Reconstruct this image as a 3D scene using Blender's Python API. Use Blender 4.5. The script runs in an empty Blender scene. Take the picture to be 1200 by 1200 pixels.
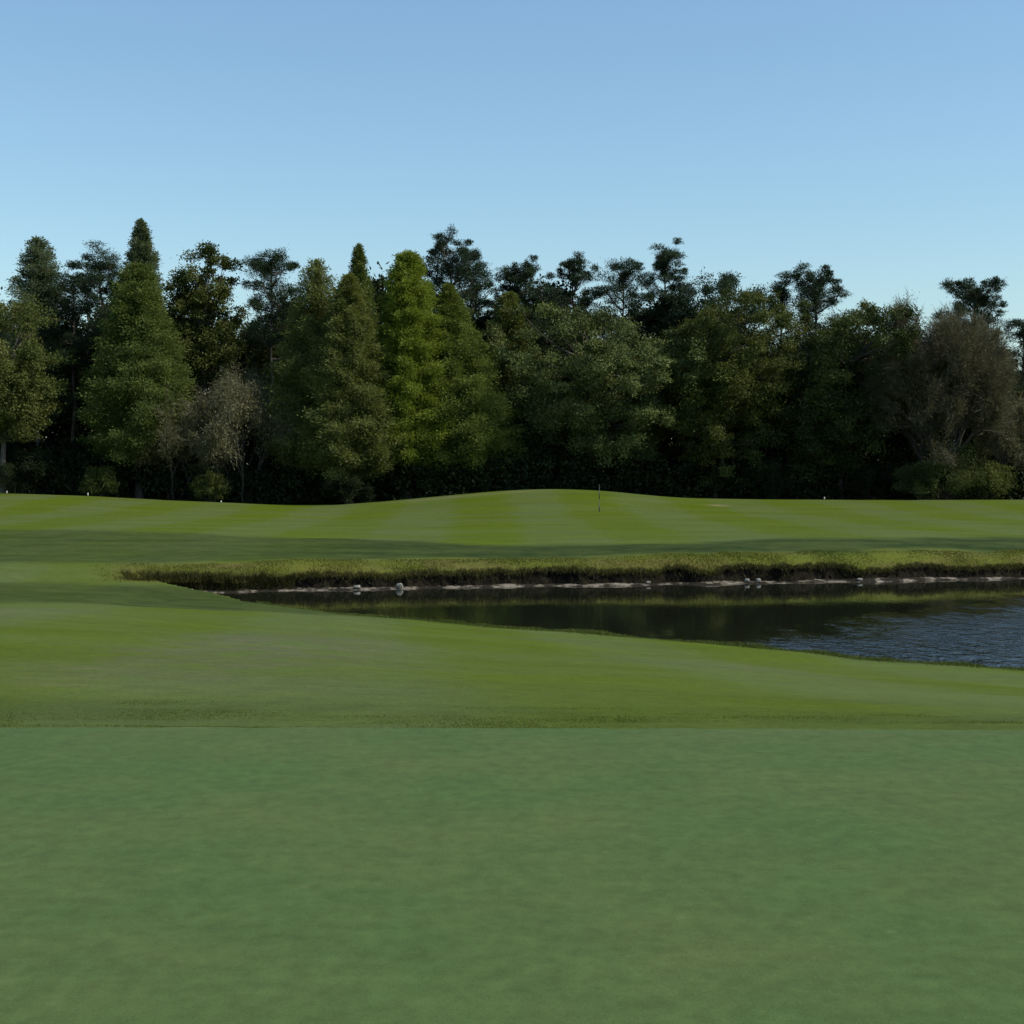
import bpy, math, random
import numpy as np
from mathutils import Vector

rng = np.random.default_rng(11)
random.seed(11)
R = math.radians
scene = bpy.context.scene
COL = scene.collection
F = 1800.0            # focal length in photo pixels (photo 1200 x 1200)
HY = 560.0            # photo row of the horizon
EYE = 1.6             # camera height above the near green
WL = -3.07            # water level

# ------------------------------------------------------------------ helpers
def zpx(d, y):        # height of a point seen at photo row y at depth d
    return EYE - (y - HY) * d / F
def xpx(d, px):
    return (px - 600.0) / F * d

def mesh_np(name, V, faces, mat=None, attrs=None, smooth=False, k=4):
    me = bpy.data.meshes.new(name)
    V = np.ascontiguousarray(V, dtype=np.float32)
    Fa = np.ascontiguousarray(faces, dtype=np.int32).reshape(-1, k)
    me.vertices.add(len(V)); me.vertices.foreach_set('co', V.ravel())
    me.loops.add(Fa.size); me.loops.foreach_set('vertex_index', Fa.ravel())
    me.polygons.add(len(Fa))
    me.polygons.foreach_set('loop_start', np.arange(0, Fa.size, k, dtype=np.int32))
    me.polygons.foreach_set('loop_total', np.full(len(Fa), k, dtype=np.int32))
    me.polygons.foreach_set('use_smooth', np.full(len(Fa), smooth, dtype=bool))
    if attrs:
        for an, (dom, arr) in attrs.items():
            a = me.attributes.new(an, 'FLOAT', dom)
            a.data.foreach_set('value', np.ascontiguousarray(arr, dtype=np.float32))
    me.update(calc_edges=True)
    if mat: me.materials.append(mat)
    return me

def link(name, me, parent=None, loc=(0, 0, 0)):
    o = bpy.data.objects.new(name, me); COL.objects.link(o)
    o.location = loc
    if parent: o.parent = parent
    return o

def struct(o, kind='structure', label=None, cat=None):
    o['kind'] = kind
    if label: o['label'] = label
    if cat: o['category'] = cat
    return o

def thing(name, label, cat, loc, group=None, rz=0.0):
    e = bpy.data.objects.new(name, None); COL.objects.link(e)
    e.location = loc; e.rotation_euler = (0, 0, rz); e.empty_display_size = 0.3
    e['label'] = label; e['category'] = cat
    if group: e['group'] = group
    return e

def hash2(ix, iy, seed):
    n = (ix.astype(np.int64) * 374761393 + iy.astype(np.int64) * 668265263 + seed * 1442695) & 0xFFFFFFFF
    n = ((n ^ (n >> 13)) * 1274126177) & 0xFFFFFFFF
    return ((n ^ (n >> 16)) & 0xFFFF) / 65535.0
def vnoise(x, y, seed=0):
    x = np.asarray(x, float); y = np.asarray(y, float)
    ix = np.floor(x); iy = np.floor(y); fx = x - ix; fy = y - iy
    fx = fx * fx * (3 - 2 * fx); fy = fy * fy * (3 - 2 * fy)
    ix = ix.astype(np.int64); iy = iy.astype(np.int64)
    a = hash2(ix, iy, seed); b = hash2(ix + 1, iy, seed)
    c = hash2(ix, iy + 1, seed); d = hash2(ix + 1, iy + 1, seed)
    return (a * (1 - fx) + b * fx) * (1 - fy) + (c * (1 - fx) + d * fx) * fy - 0.5
def fbm(x, y, seed=0, o=3):
    s = 0; a = 1.0
    for i in range(o):
        s = s + a * vnoise(x * 2 ** i, y * 2 ** i, seed + i * 17); a *= 0.5
    return s
def sstep(a, b, x):
    t = np.clip((x - a) / (b - a), 0, 1); return t * t * (3 - 2 * t)

# ------------------------------------------------------------------ materials
def new_mat(name):
    m = bpy.data.materials.new(name); m.use_nodes = True
    nt = m.node_tree; nt.nodes.clear()
    out = nt.nodes.new('ShaderNodeOutputMaterial')
    return m, nt, out
def N(nt, t, **kw):
    n = nt.nodes.new(t)
    for k, v in kw.items():
        if k in n.inputs: n.inputs[k].default_value = v
        else: setattr(n, k, v)
    return n
def mixc(nt, fac, a, b, blend='MIX'):
    n = nt.nodes.new('ShaderNodeMix'); n.data_type = 'RGBA'; n.blend_type = blend
    for s, v in ((n.inputs['Factor'], fac), (n.inputs[6], a), (n.inputs[7], b)):
        if isinstance(v, bpy.types.NodeSocket): nt.links.new(v, s)
        elif isinstance(v, (tuple, list)): s.default_value = (*v[:3], 1)
        else: s.default_value = v
    return n.outputs[2]
def mth(nt, op, a, b=None, c=None, clamp=False):
    n = nt.nodes.new('ShaderNodeMath'); n.operation = op; n.use_clamp = clamp
    for i, v in enumerate((a, b, c)):
        if v is None: continue
        if isinstance(v, bpy.types.NodeSocket): nt.links.new(v, n.inputs[i])
        else: n.inputs[i].default_value = v
    return n.outputs[0]
def mrange(nt, v, a, b, c=0.0, d=1.0, smooth=True):
    n = nt.nodes.new('ShaderNodeMapRange'); n.interpolation_type = 'SMOOTHSTEP' if smooth else 'LINEAR'
    nt.links.new(v, n.inputs[0])
    for i, x in enumerate((a, b, c, d)): n.inputs[i + 1].default_value = x
    return n.outputs[0]
def noise(nt, vec, scale, detail=3, rough=0.55, dist=0.0):
    n = N(nt, 'ShaderNodeTexNoise'); n.inputs['Scale'].default_value = scale
    n.inputs['Detail'].default_value = detail; n.inputs['Roughness'].default_value = rough
    n.inputs['Distortion'].default_value = dist
    nt.links.new(vec, n.inputs['Vector']); return n.outputs[0]
def mapping(nt, vec, scale=(1, 1, 1), rot=(0, 0, 0), loc=(0, 0, 0)):
    n = N(nt, 'ShaderNodeMapping'); nt.links.new(vec, n.inputs['Vector'])
    n.inputs['Scale'].default_value = scale; n.inputs['Rotation'].default_value = rot
    n.inputs['Location'].default_value = loc; return n.outputs[0]
def attr(nt, name):
    n = N(nt, 'ShaderNodeAttribute'); n.attribute_name = name; return n.outputs['Fac']

def leaf_mat(name, dark, light, transl=0.3, tcol=None):
    m, nt, out = new_mat(name)
    tone = attr(nt, 'tone')
    c = mixc(nt, tone, dark, light)
    d = N(nt, 'ShaderNodeBsdfDiffuse'); nt.links.new(c, d.inputs['Color'])
    t = N(nt, 'ShaderNodeBsdfTranslucent')
    tc = mixc(nt, 1.0, c, tcol or (1.25, 1.15, 0.55), 'MULTIPLY')
    nt.links.new(tc, t.inputs['Color'])
    mx = N(nt, 'ShaderNodeMixShader'); mx.inputs[0].default_value = transl
    nt.links.new(d.outputs[0], mx.inputs[1]); nt.links.new(t.outputs[0], mx.inputs[2])
    g = N(nt, 'ShaderNodeBsdfGlossy'); g.inputs['Roughness'].default_value = 0.45
    g.inputs['Color'].default_value = (0.9, 0.9, 0.9, 1)
    m2 = N(nt, 'ShaderNodeMixShader'); m2.inputs[0].default_value = 0.008
    nt.links.new(mx.outputs[0], m2.inputs[1]); nt.links.new(g.outputs[0], m2.inputs[2])
    nt.links.new(m2.outputs[0], out.inputs[0]); return m

def bark_mat(name, c1, c2):
    m, nt, out = new_mat(name)
    tc = N(nt, 'ShaderNodeTexCoord').outputs['Object']
    n = noise(nt, mapping(nt, tc, (4, 4, 0.8)), 3.0, 5, 0.65)
    f = mrange(nt, n, 0.35, 0.65)
    b = N(nt, 'ShaderNodeBsdfPrincipled'); b.inputs['Roughness'].default_value = 0.9
    nt.links.new(mixc(nt, f, c1, c2), b.inputs['Base Color'])
    bp = N(nt, 'ShaderNodeBump'); bp.inputs['Strength'].default_value = 0.6; bp.inputs['Distance'].default_value = 0.05
    nt.links.new(n, bp.inputs['Height']); nt.links.new(bp.outputs[0], b.inputs['Normal'])
    nt.links.new(b.outputs[0], out.inputs[0]); return m

def plain_mat(name, col, rough=0.5, var=0.15):
    m, nt, out = new_mat(name)
    tc = N(nt, 'ShaderNodeTexCoord').outputs['Object']
    n = noise(nt, tc, 9.0, 4)
    c = mixc(nt, n, tuple(x * (1 - var) for x in col), tuple(min(1, x * (1 + var)) for x in col))
    b = N(nt, 'ShaderNodeBsdfPrincipled'); b.inputs['Roughness'].default_value = rough
    nt.links.new(c, b.inputs['Base Color']); nt.links.new(b.outputs[0], out.inputs[0]); return m

# turf ------------------------------------------------------------
GREEN_A, GREEN_B = (0.070, 0.116, 0.037), (0.090, 0.120, 0.041)
FAIR_DULL, FAIR_BRIGHT = (0.089, 0.116, 0.033), (0.076, 0.107, 0.006)
ROUGH, FRINGE_Y, FRINGE_T = (0.048, 0.096, 0.022), (0.105, 0.120, 0.018), (0.120, 0.104, 0.032)

def turf_finish(nt, out, col, bump_h, strength, dist):
    b = N(nt, 'ShaderNodeBsdfPrincipled'); b.inputs['Roughness'].default_value = 0.75
    b.inputs['Specular IOR Level'].default_value = 0.03
    nt.links.new(col, b.inputs['Base Color'])
    bp = N(nt, 'ShaderNodeBump'); bp.inputs['Strength'].default_value = strength; bp.inputs['Distance'].default_value = dist
    nt.links.new(bump_h, bp.inputs['Height']); nt.links.new(bp.outputs[0], b.inputs['Normal'])
    nt.links.new(b.outputs[0], out.inputs[0])

def ground_mat():
    m, nt, out = new_mat('mown turf')
    P = N(nt, 'ShaderNodeNewGeometry').outputs['Position']
    sx = N(nt, 'ShaderNodeSeparateXYZ'); nt.links.new(P, sx.inputs[0]); X, Y = sx.outputs[0], sx.outputs[1]
    wob = noise(nt, P, 0.12, 2)
    # mowing stripes, near fairway and far fairway
    def stripes(period, slope, phase, wobble):
        v = mth(nt, 'ADD', X, mth(nt, 'MULTIPLY', Y, slope))
        v = mth(nt, 'ADD', v, mth(nt, 'MULTIPLY', wob, wobble))
        v = mth(nt, 'SINE', mth(nt, 'ADD', mth(nt, 'MULTIPLY', v, 2 * math.pi / period), phase))
        return mrange(nt, v, -0.55, 0.55)
    s_near = stripes(7.0, 0.10, -1.35, 1.0)
    s_far = stripes(9.0, 0.02, 0.6, 2.5)
    far = mrange(nt, Y, 60, 70)
    st = N(nt, 'ShaderNodeMix'); st.data_type = 'FLOAT'
    nt.links.new(far, st.inputs['Factor']); nt.links.new(s_near, st.inputs[2]); nt.links.new(s_far, st.inputs[3])
    big = noise(nt, mapping(nt, P, (0.5, 1.0, 1)), 0.22, 4, 0.6)
    f = mth(nt, 'ADD', mth(nt, 'MULTIPLY', st.outputs[0], 0.50), mth(nt, 'MULTIPLY', mrange(nt, big, 0.34, 0.66), 0.50))
    c = mixc(nt, f, FAIR_DULL, FAIR_BRIGHT)
    # worn, slightly browner scuffs
    worn = mrange(nt, noise(nt, mapping(nt, P, (0.35, 1.0, 1), loc=(3, 8, 0)), 0.45, 4, 0.65), 0.60, 0.78)
    c = mixc(nt, mth(nt, 'MULTIPLY', worn, 0.55), c, (0.098, 0.108, 0.045))
    # rough zones, with painted shade on the far slope, and fringe zones
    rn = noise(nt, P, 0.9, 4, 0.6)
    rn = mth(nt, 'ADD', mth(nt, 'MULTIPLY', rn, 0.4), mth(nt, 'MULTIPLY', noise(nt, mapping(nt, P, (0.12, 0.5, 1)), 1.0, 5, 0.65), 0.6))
    rough_shade_c = mixc(nt, mrange(nt, rn, 0.38, 0.62), (0.025, 0.041, 0.009), (0.053, 0.071, 0.017))
    c = mixc(nt, attr(nt, 'rough'), c, rough_shade_c)
    fy = mixc(nt, mrange(nt, noise(nt, mapping(nt, P, (0.4, 1, 1)), 0.5, 4), 0.42, 0.66), FRINGE_Y, FRINGE_T)
    c = mixc(nt, attr(nt, 'fringe'), c, fy)
    sc_n = mrange(nt, noise(nt, mapping(nt, P, (0.8, 0.5, 1)), 1.6, 5, 0.7), 0.36, 0.64)
    c = mixc(nt, mth(nt, 'MULTIPLY', attr(nt, 'scuff'), sc_n), c, (0.100, 0.100, 0.052))
    c = mixc(nt, attr(nt, 'bare'), c, (0.22, 0.18, 0.11))
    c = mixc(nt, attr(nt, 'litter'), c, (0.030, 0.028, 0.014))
    # blade-scale speckle
    fine = noise(nt, mapping(nt, P, (1, 0.55, 1)), 22.0, 4, 0.7)
    mid = noise(nt, P, 3.2, 5, 0.65)
    strk = noise(nt, mapping(nt, P, (0.14, 0.40, 1), (0, 0, 0.05)), 1.0, 5, 0.58)
    sp = mth(nt, 'ADD', mth(nt, 'ADD', mth(nt, 'MULTIPLY', fine, 0.45), mth(nt, 'MULTIPLY', mid, 0.40)), mth(nt, 'MULTIPLY', strk, 0.26))
    val = mrange(nt, sp, 0.34, 0.77, 0.64, 1.36, False)
    mm = N(nt, 'ShaderNodeMix'); mm.data_type = 'RGBA'; mm.blend_type = 'MULTIPLY'
    mm.inputs['Factor'].default_value = 1.0
    nt.links.new(c, mm.inputs[6])
    cx = N(nt, 'ShaderNodeCombineXYZ')
    for i in range(3): nt.links.new(val, cx.inputs[i])
    nt.links.new(cx.outputs[0], mm.inputs[7])
    turf_finish(nt, out, mm.outputs[2], sp, 0.45, 0.05)
    return m

def green_mat(name='putting turf'):
    m, nt, out = new_mat(name)
    P = N(nt, 'ShaderNodeNewGeometry').outputs['Position']
    a = mrange(nt, noise(nt, P, 0.55, 5, 0.62), 0.32, 0.68)
    c = mixc(nt, a, GREEN_A, GREEN_B)
    b2 = mrange(nt, noise(nt, mapping(nt, P, (0.7, 1.2, 1), loc=(7, 2, 0)), 2.6, 5, 0.66), 0.34, 0.7)
    c = mixc(nt, mth(nt, 'MULTIPLY', b2, 0.5), c, (0.060, 0.096, 0.032))
    sp2 = mrange(nt, noise(nt, mapping(nt, P, loc=(1, 5, 0)), 7.0, 2, 0.5), 0.70, 0.76)
    c = mixc(nt, mth(nt, 'MULTIPLY', sp2, 0.22), c, (0.150, 0.180, 0.075))
    fine = noise(nt, P, 90.0, 4, 0.8)
    mid = noise(nt, mapping(nt, P, (1, 0.8, 1)), 11.0, 5, 0.7)
    sp = mth(nt, 'ADD', mth(nt, 'MULTIPLY', fine, 0.5), mth(nt, 'MULTIPLY', mid, 0.5))
    val = mrange(nt, sp, 0.3, 0.7, 0.68, 1.32, False)
    cx = N(nt, 'ShaderNodeCombineXYZ')
    for i in range(3): nt.links.new(val, cx.inputs[i])
    col = mixc(nt, 1.0, c, cx.outputs[0], 'MULTIPLY')
    turf_finish(nt, out, col, sp, 0.35, 0.012)
    return m

def water_mat():
    m, nt, out = new_mat('pond water')
    P = N(nt, 'ShaderNodeNewGeometry').outputs['Position']
    sx = N(nt, 'ShaderNodeSeparateXYZ'); nt.links.new(P, sx.inputs[0]); X, Y = sx.outputs[0], sx.outputs[1]
    b = N(nt, 'ShaderNodeBsdfPrincipled')
    b.inputs['Base Color'].default_value = (0.012, 0.014, 0.008, 1)
    b.inputs['Roughness'].default_value = 0.03; b.inputs['IOR'].default_value = 1.38
    # breeze patch: stronger towards the open right-hand end of the pond
    v = mth(nt, 'SUBTRACT', X, mth(nt, 'MULTIPLY', mth(nt, 'SUBTRACT', Y, 37.0), 0.95))
    v = mth(nt, 'ADD', v, mth(nt, 'MULTIPLY', mth(nt, 'SUBTRACT', noise(nt, mapping(nt, P, (1.0, 0.45, 1)), 0.55, 6, 0.72), 0.5), 15.0))
    patch = mrange(nt, v, -3.5, 9.5)
    patch = mth(nt, 'POWER', patch, 1.6)
    w1 = noise(nt, mapping(nt, P, (2.4, 0.85, 1), (0, 0, 0.12)), 1.0, 3, 0.55, 0.4)
    w2 = noise(nt, mapping(nt, P, (1.0, 1.5, 1), (0, 0, -0.2)), 3.4, 2, 0.5)
    h = mth(nt, 'ADD', mth(nt, 'MULTIPLY', w1, 0.75), mth(nt, 'MULTIPLY', w2, 0.25))
    amp = mth(nt, 'ADD', mth(nt, 'MULTIPLY', patch, 0.28), 0.004)
    bp = N(nt, 'ShaderNodeBump'); bp.inputs['Strength'].default_value = 1.0; bp.inputs['Distance'].default_value = 1.0
    nt.links.new(mth(nt, 'MULTIPLY', h, amp), bp.inputs['Height'])
    nt.links.new(bp.outputs[0], b.inputs['Normal']); nt.links.new(b.outputs[0], out.inputs[0])
    return m

def soil_mat(name, c1, c2, sc=4.0, lo=0.35, hi=0.65):
    m, nt, out = new_mat(name)
    P = N(nt, 'ShaderNodeNewGeometry').outputs['Position']
    n = noise(nt, P, sc, 5, 0.7)
    b = N(nt, 'ShaderNodeBsdfPrincipled'); b.inputs['Specular IOR Level'].default_value = 0.05; b.inputs['Roughness'].default_value = 0.9
    nt.links.new(mixc(nt, mrange(nt, n, lo, hi), c1, c2), b.inputs['Base Color'])
    bp = N(nt, 'ShaderNodeBump'); bp.inputs['Strength'].default_value = 0.7; bp.inputs['Distance'].default_value = 0.08
    nt.links.new(n, bp.inputs['Height']); nt.links.new(bp.outputs[0], b.inputs['Normal'])
    nt.links.new(b.outputs[0], out.inputs[0]); return m

# ------------------------------------------------------------------ terrain
PX   = np.array([-600, -200,   0, 100, 200, 300, 350, 400, 450, 500, 550, 600, 650, 700, 750, 800, 900, 1000, 1100, 1200, 1500, 1900.])
def C(*kv):           # control values along photo columns
    k = np.array(kv[0::2], float); v = np.array(kv[1::2], float)
    return np.interp(PX, k, v)
# pond shores as distances along the columns
yn = C(190, 697, 270, 704, 330, 713, 400, 721, 500, 730, 600, 738, 700, 745, 800, 753, 900, 763, 1000, 774, 1100, 781, 1200, 787, 1500, 800)
yf = C(190, 696.9, 300, 694, 500, 690, 700, 687, 900, 684, 1200, 679, 1500, 675)
def dist_at(y): return F * (EYE - WL) / (y - HY)
Dn_c, Df_c = dist_at(yn), dist_at(yf)
def shore_n(px): return np.where(px > 1500, np.interp(px, [1500, 1850], [35.0, 66.0]), np.interp(px, [150, 190, 270, 330, 400, 500, 600, 700, 800, 900, 1000, 1100, 1200, 1500],
                        dist_at(np.array([696., 697, 704, 713, 721, 730, 738, 745, 753, 763, 774, 781, 787, 800]))))
def shore_f(px):
    b = np.interp(px, [190, 300, 500, 700, 900, 1200, 1500, 1850], dist_at(np.array([697., 694, 690, 687, 684, 679, 675, 679])))
    return b + 0.75 * fbm(px / 46.0, px * 0, 5, 4) * sstep(180, 260, px)
# rows: (distance, photo row) per column
rows = []
rows.append((PX * 0 + 0.0, None, 0.0)); rows.append((PX * 0 + 9.8, None, 0.0))
crest_d = C(0, 38, 150, 42, 300, 46, 400, 47, 500, 44, 600, 40, 800, 36, 1200, 29, 1500, 27)
crest_z = [zpx(d, y) for d, y in zip(crest_d, C(0, 707, 100, 711, 200, 715, 300, 718, 400, 725, 500, 737, 600, 748, 700, 757, 800, 766, 900, 778, 1000, 788, 1200, 803, 1500, 812))]
rows.append((PX * 0 + 12.0, None, None))
rows.append((crest_d, None, np.array(crest_z)))
sw_d = C(0, 50, 100, 51, 200, 56, 300, 57.5, 400, 52.2, 500, 49.4, 600, 47.2, 700, 45.4, 800, 43.6, 900, 41.4, 1000, 39.3, 1200, 37, 1500, 35)
sw_z = C(0, -2.45, 100, -2.6, 200, -2.95, 270, WL, 1500, WL)
rows.append((sw_d, None, sw_z))
fs_d = np.where(PX < 190, 60.0, Df_c + 1.2)
fs_y = C(0, 680, 100, 684, 160, 681, 220, 676, 300, 676.5, 450, 675.5, 600, 673.5, 750, 671.5, 900, 668, 1050, 666, 1200, 665)
rows.append((fs_d, fs_y, None))
f1_d = fs_d + np.interp(PX, [120, 240], [5.0, 2.0])
rows.append((f1_d, C(0, 662, 300, 659, 600, 655, 750, 652, 900, 648, 1200, 645), None))
f2_d = C(0, 88, 300, 84, 450, 80, 600, 77, 750, 77, 900, 79, 1050, 81, 1200, 82)
f2_y = C(0, 620, 150, 622, 300, 627, 450, 633, 600, 638, 750, 637, 900, 632, 1050, 627, 1200, 630)
rows.append((f2_d, f2_y, None))
rows.append((PX * 0 + 118, C(0, 600, 200, 604, 400, 609, 600, 602, 700, 602, 900, 604, 1200, 605), None))
sk_y = C(-200, 574, 0, 577, 100, 580, 200, 586, 300, 591, 350, 593, 400, 592, 450, 587.5, 500, 582.5, 550, 577, 600, 573, 650, 571, 700, 572.5, 750, 578, 800, 583, 850, 585, 1200, 585)
rows.append((PX * 0 + 140, sk_y, None))
sk_z = zpx(140, sk_y)
rows.append((PX * 0 + 150, None, sk_z * 0.55 - 0.45))
rows.append((PX * 0 + 165, None, PX * 0 - 0.6)); rows.append((PX * 0 + 260, None, PX * 0 - 0.8))
RD, RZ = [], []
for d, y, z in rows:
    RD.append(d)
    if y is not None: RZ.append(zpx(d, y))
    elif z is None: RZ.append(None)
    else: RZ.append(np.zeros_like(PX) + z)
RZ[2] = RZ[1] + (RZ[3] - RZ[1]) * (12.0 - 9.8) / (RD[3] - 9.8) + 0.03
RD = np.array(RD); RZ = np.array(RZ)
TU = np.linspace(-600, 1900, 501); TD = np.arange(0, 260.1, 0.2)
RDu = np.array([np.interp(TU, PX, r) for r in RD]); RZu = np.array([np.interp(TU, PX, r) for r in RZ])
def gsm(a, s, ax):
    k = np.exp(-0.5 * (np.arange(-int(3 * s), int(3 * s) + 1) / s) ** 2); k /= k.sum()
    p = len(k) // 2
    pad = [(0, 0), (0, 0)]; pad[ax] = (p, p)
    b = np.pad(a, pad, mode='edge')
    return np.apply_along_axis(lambda v: np.convolve(v, k, 'valid'), ax, b)
RZu = gsm(RZu, 4, 1)
TAB = np.array([np.interp(TD, RDu[:, i], RZu[:, i]) for i in range(len(TU))])
near_t = gsm(TAB, 3, 1); far_t = gsm(TAB, 10, 1)
w = sstep(70, 80, TD)[None, :]
TAB = near_t * (1 - w) + far_t * w
TAB[:, TD < 8.5] = 0.0

def px_of(x, y): return np.clip(600 + F * x / np.maximum(y, 4.0), -600, 1900)
def base_z(x, y):
    px = px_of(x, y); fu = (px + 600) / 2500 * 500; fd = np.clip(y, 0, 259.9) / 0.2
    i = np.clip(fu.astype(int), 0, 499); j = np.clip(fd.astype(int), 0, len(TD) - 2)
    a = fu - i; b = fd - j
    return (TAB[i, j] * (1 - a) + TAB[i + 1, j] * a) * (1 - b) + (TAB[i, j + 1] * (1 - a) + TAB[i + 1, j + 1] * a) * b
def ground_z(x, y, carve=True):
    x = np.asarray(x, float); y = np.asarray(y, float)
    z = base_z(x, y)
    und = 0.17 * fbm(x / 9.0, y / 7.0, 3, 3) * sstep(13, 30, y) + 0.03 * fbm(x / 2.0, y / 2.0, 9, 2) * sstep(11, 20, y)
    z = z + und * (1 - 0.7 * sstep(75, 110, y))
    if not carve: return z
    px = px_of(x, y); dn = shore_n(px); df = shore_f(px)
    pond = (px > 190) & (px < 1850)
    ins = pond & (y > dn) & (y < df)
    near_out = pond & (y <= dn) & (y > dn - 12)
    z = np.where(near_out, np.maximum(z, WL + 0.03 + 0.05 * (dn - y).clip(0, 3)), z)
    z = np.where(ins, np.minimum(z, WL - 0.08 - 0.5 * np.minimum(y - dn, df - y).clip(0, 2.0)), z)
    s = y - df
    bk = pond & (s >= 0) & (s < 1.05)
    z = np.where(bk, np.minimum(z, WL - 0.10), z)
    return z

def axis(segs):
    out = []
    for a, b, st in segs: out.append(np.arange(a, b, st))
    out.append([segs[-1][1]]); return np.concatenate(out)
def build_ground():
    xs = axis([(-2500, -400, 300), (-400, -90, 31), (-90, -45, 1.5), (-45, -16, 0.4), (-16, 27, 0.25), (27, 55, 0.5), (55, 90, 1.5), (90, 400, 31), (400, 2500, 300)])
    ys = axis([(-400, -10, 39), (-10, 8, 1.5), (8, 14, 0.12), (14, 36, 0.3), (36, 58, 0.25), (58, 76, 0.14), (76, 100, 0.35), (100, 152, 0.6), (152, 200, 3), (200, 500, 30), (500, 4000, 350)])
    Xg, Yg = np.meshgrid(xs, ys)
    Z = ground_z(Xg, Yg)
    V = np.stack([Xg, Yg, Z], -1).reshape(-1, 3)
    nx, ny = len(xs), len(ys)
    i = np.arange(nx * ny).reshape(ny, nx)
    Fq = np.stack([i[:-1, :-1], i[:-1, 1:], i[1:, 1:], i[1:, :-1]], -1).reshape(-1, 4)
    x, y = V[:, 0], V[:, 1]; px = px_of(x, y)
    nz = fbm(x / 3.0, y / 3.0, 21, 3)
    # rough: band under the far plateau edge (slope shade painted in), swale by the pond tip, collar round the near green
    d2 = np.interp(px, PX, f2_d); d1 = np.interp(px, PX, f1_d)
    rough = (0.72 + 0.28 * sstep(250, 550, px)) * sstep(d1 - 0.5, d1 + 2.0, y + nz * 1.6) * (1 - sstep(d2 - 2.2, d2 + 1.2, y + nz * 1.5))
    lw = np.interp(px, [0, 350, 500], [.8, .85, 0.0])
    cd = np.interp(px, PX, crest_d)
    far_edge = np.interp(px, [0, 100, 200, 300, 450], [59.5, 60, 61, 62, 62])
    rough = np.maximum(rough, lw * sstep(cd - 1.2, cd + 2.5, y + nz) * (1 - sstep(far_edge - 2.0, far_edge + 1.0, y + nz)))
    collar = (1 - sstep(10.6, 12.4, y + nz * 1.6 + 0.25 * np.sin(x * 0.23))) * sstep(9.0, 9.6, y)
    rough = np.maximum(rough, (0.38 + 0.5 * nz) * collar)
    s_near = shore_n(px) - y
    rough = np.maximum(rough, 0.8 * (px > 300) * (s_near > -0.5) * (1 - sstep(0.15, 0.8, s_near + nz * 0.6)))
    fringe = sstep(110, 170, px) * sstep(-1, 0.5, y - shore_f(px)) * (1 - sstep(d1 - 0.8, d1 + 1.6, y + nz * 1.6))
    fringe = np.maximum(fringe, np.exp(-(((px - 165) / 32) ** 2 + ((y - 63.5) / 2.2) ** 2)) )
    back = sstep(138, 141.0, y + nz) * 0.0
    bare = np.zeros_like(x)
    for bx, by, rx, ry, a in ((842, 130, 0.9, 1.2, 0.7), (100, 15.2, 0.14, 0.10, 0.3), (80, 13.0, 0.3, 0.12, 0.25), (520, 136.5, 6, 1.2, 0.35), (600, 137, 2.5, 1.0, 0.25)):
        cx = xpx(by, bx); bare = np.maximum(bare, a * np.exp(-(((x - cx) / rx) ** 2 + ((y - by) / ry) ** 2)))
    scuff = 0.75 * np.exp(-(((x + 3.4) / 1.7) ** 4 + ((y - 22) / 8.5) ** 4)) + 0.5 * np.exp(-(((x - 4.5) / 2.0) ** 2 + ((y - 27) / 3.0) ** 2)) + 0.5 * np.exp(-(((x + 9.8) / 1.2) ** 2 + ((y - 30) / 7.0) ** 2))
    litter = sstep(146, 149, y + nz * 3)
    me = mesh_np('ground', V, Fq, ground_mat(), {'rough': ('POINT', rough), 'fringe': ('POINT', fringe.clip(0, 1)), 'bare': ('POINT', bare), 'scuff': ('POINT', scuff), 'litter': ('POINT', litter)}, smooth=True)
    struct(link('ground', me), label='mown fairway turf rolling from the near green to the trees')

GE = lambda x: 9.88 - 0.022 * x - 0.004 * x * x + 0.05 * np.sin(x * 0.5) + 0.05 * fbm(x * 3.0, x * 0, 44, 4)     # far edge of the near green
def build_near_green():
    xs = np.arange(-14, 14.01, 0.05); ts = np.linspace(0, 1, 90)
    Xg = np.repeat(xs[None], len(ts), 0); Yg = -6 + (GE(Xg) + 6) * ts[:, None]
    Z = ground_z(Xg, Yg) + 0.012 - 0.012 * sstep(0.985, 1.0, ts)[:, None] * 0.5
    V = np.stack([Xg, Yg, Z], -1).reshape(-1, 3)
    nx, ny = len(xs), len(ts); i = np.arange(nx * ny).reshape(ny, nx)
    Fq = np.stack([i[:-1, :-1], i[:-1, 1:], i[1:, 1:], i[1:, :-1]], -1).reshape(-1, 4)
    struct(link('putting_green', mesh_np('putting_green', V, Fq, GREENM, smooth=True)), label='smooth blue-green putting green in the foreground')

def build_water():
    pxs = np.linspace(186, 1850, 420)
    rowsv = []
    for t in np.linspace(0, 1, 12):
        dn = shore_n(pxs) - 1.0; df = shore_f(pxs) + 0.6
        d = dn + (df - dn) * t
        rowsv.append(np.stack([xpx(d, pxs), d, d * 0 + WL], -1))
    V = np.concatenate(rowsv); n = len(pxs); i = np.arange(len(V)).reshape(12, n)
    Fq = np.stack([i[:-1, :-1], i[:-1, 1:], i[1:, 1:], i[1:, :-1]], -1).reshape(-1, 4)
    struct(link('pond', mesh_np('pond', V, Fq, water_mat(), smooth=True)), label='dark still pond with a rippled blue end on the right')

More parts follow.
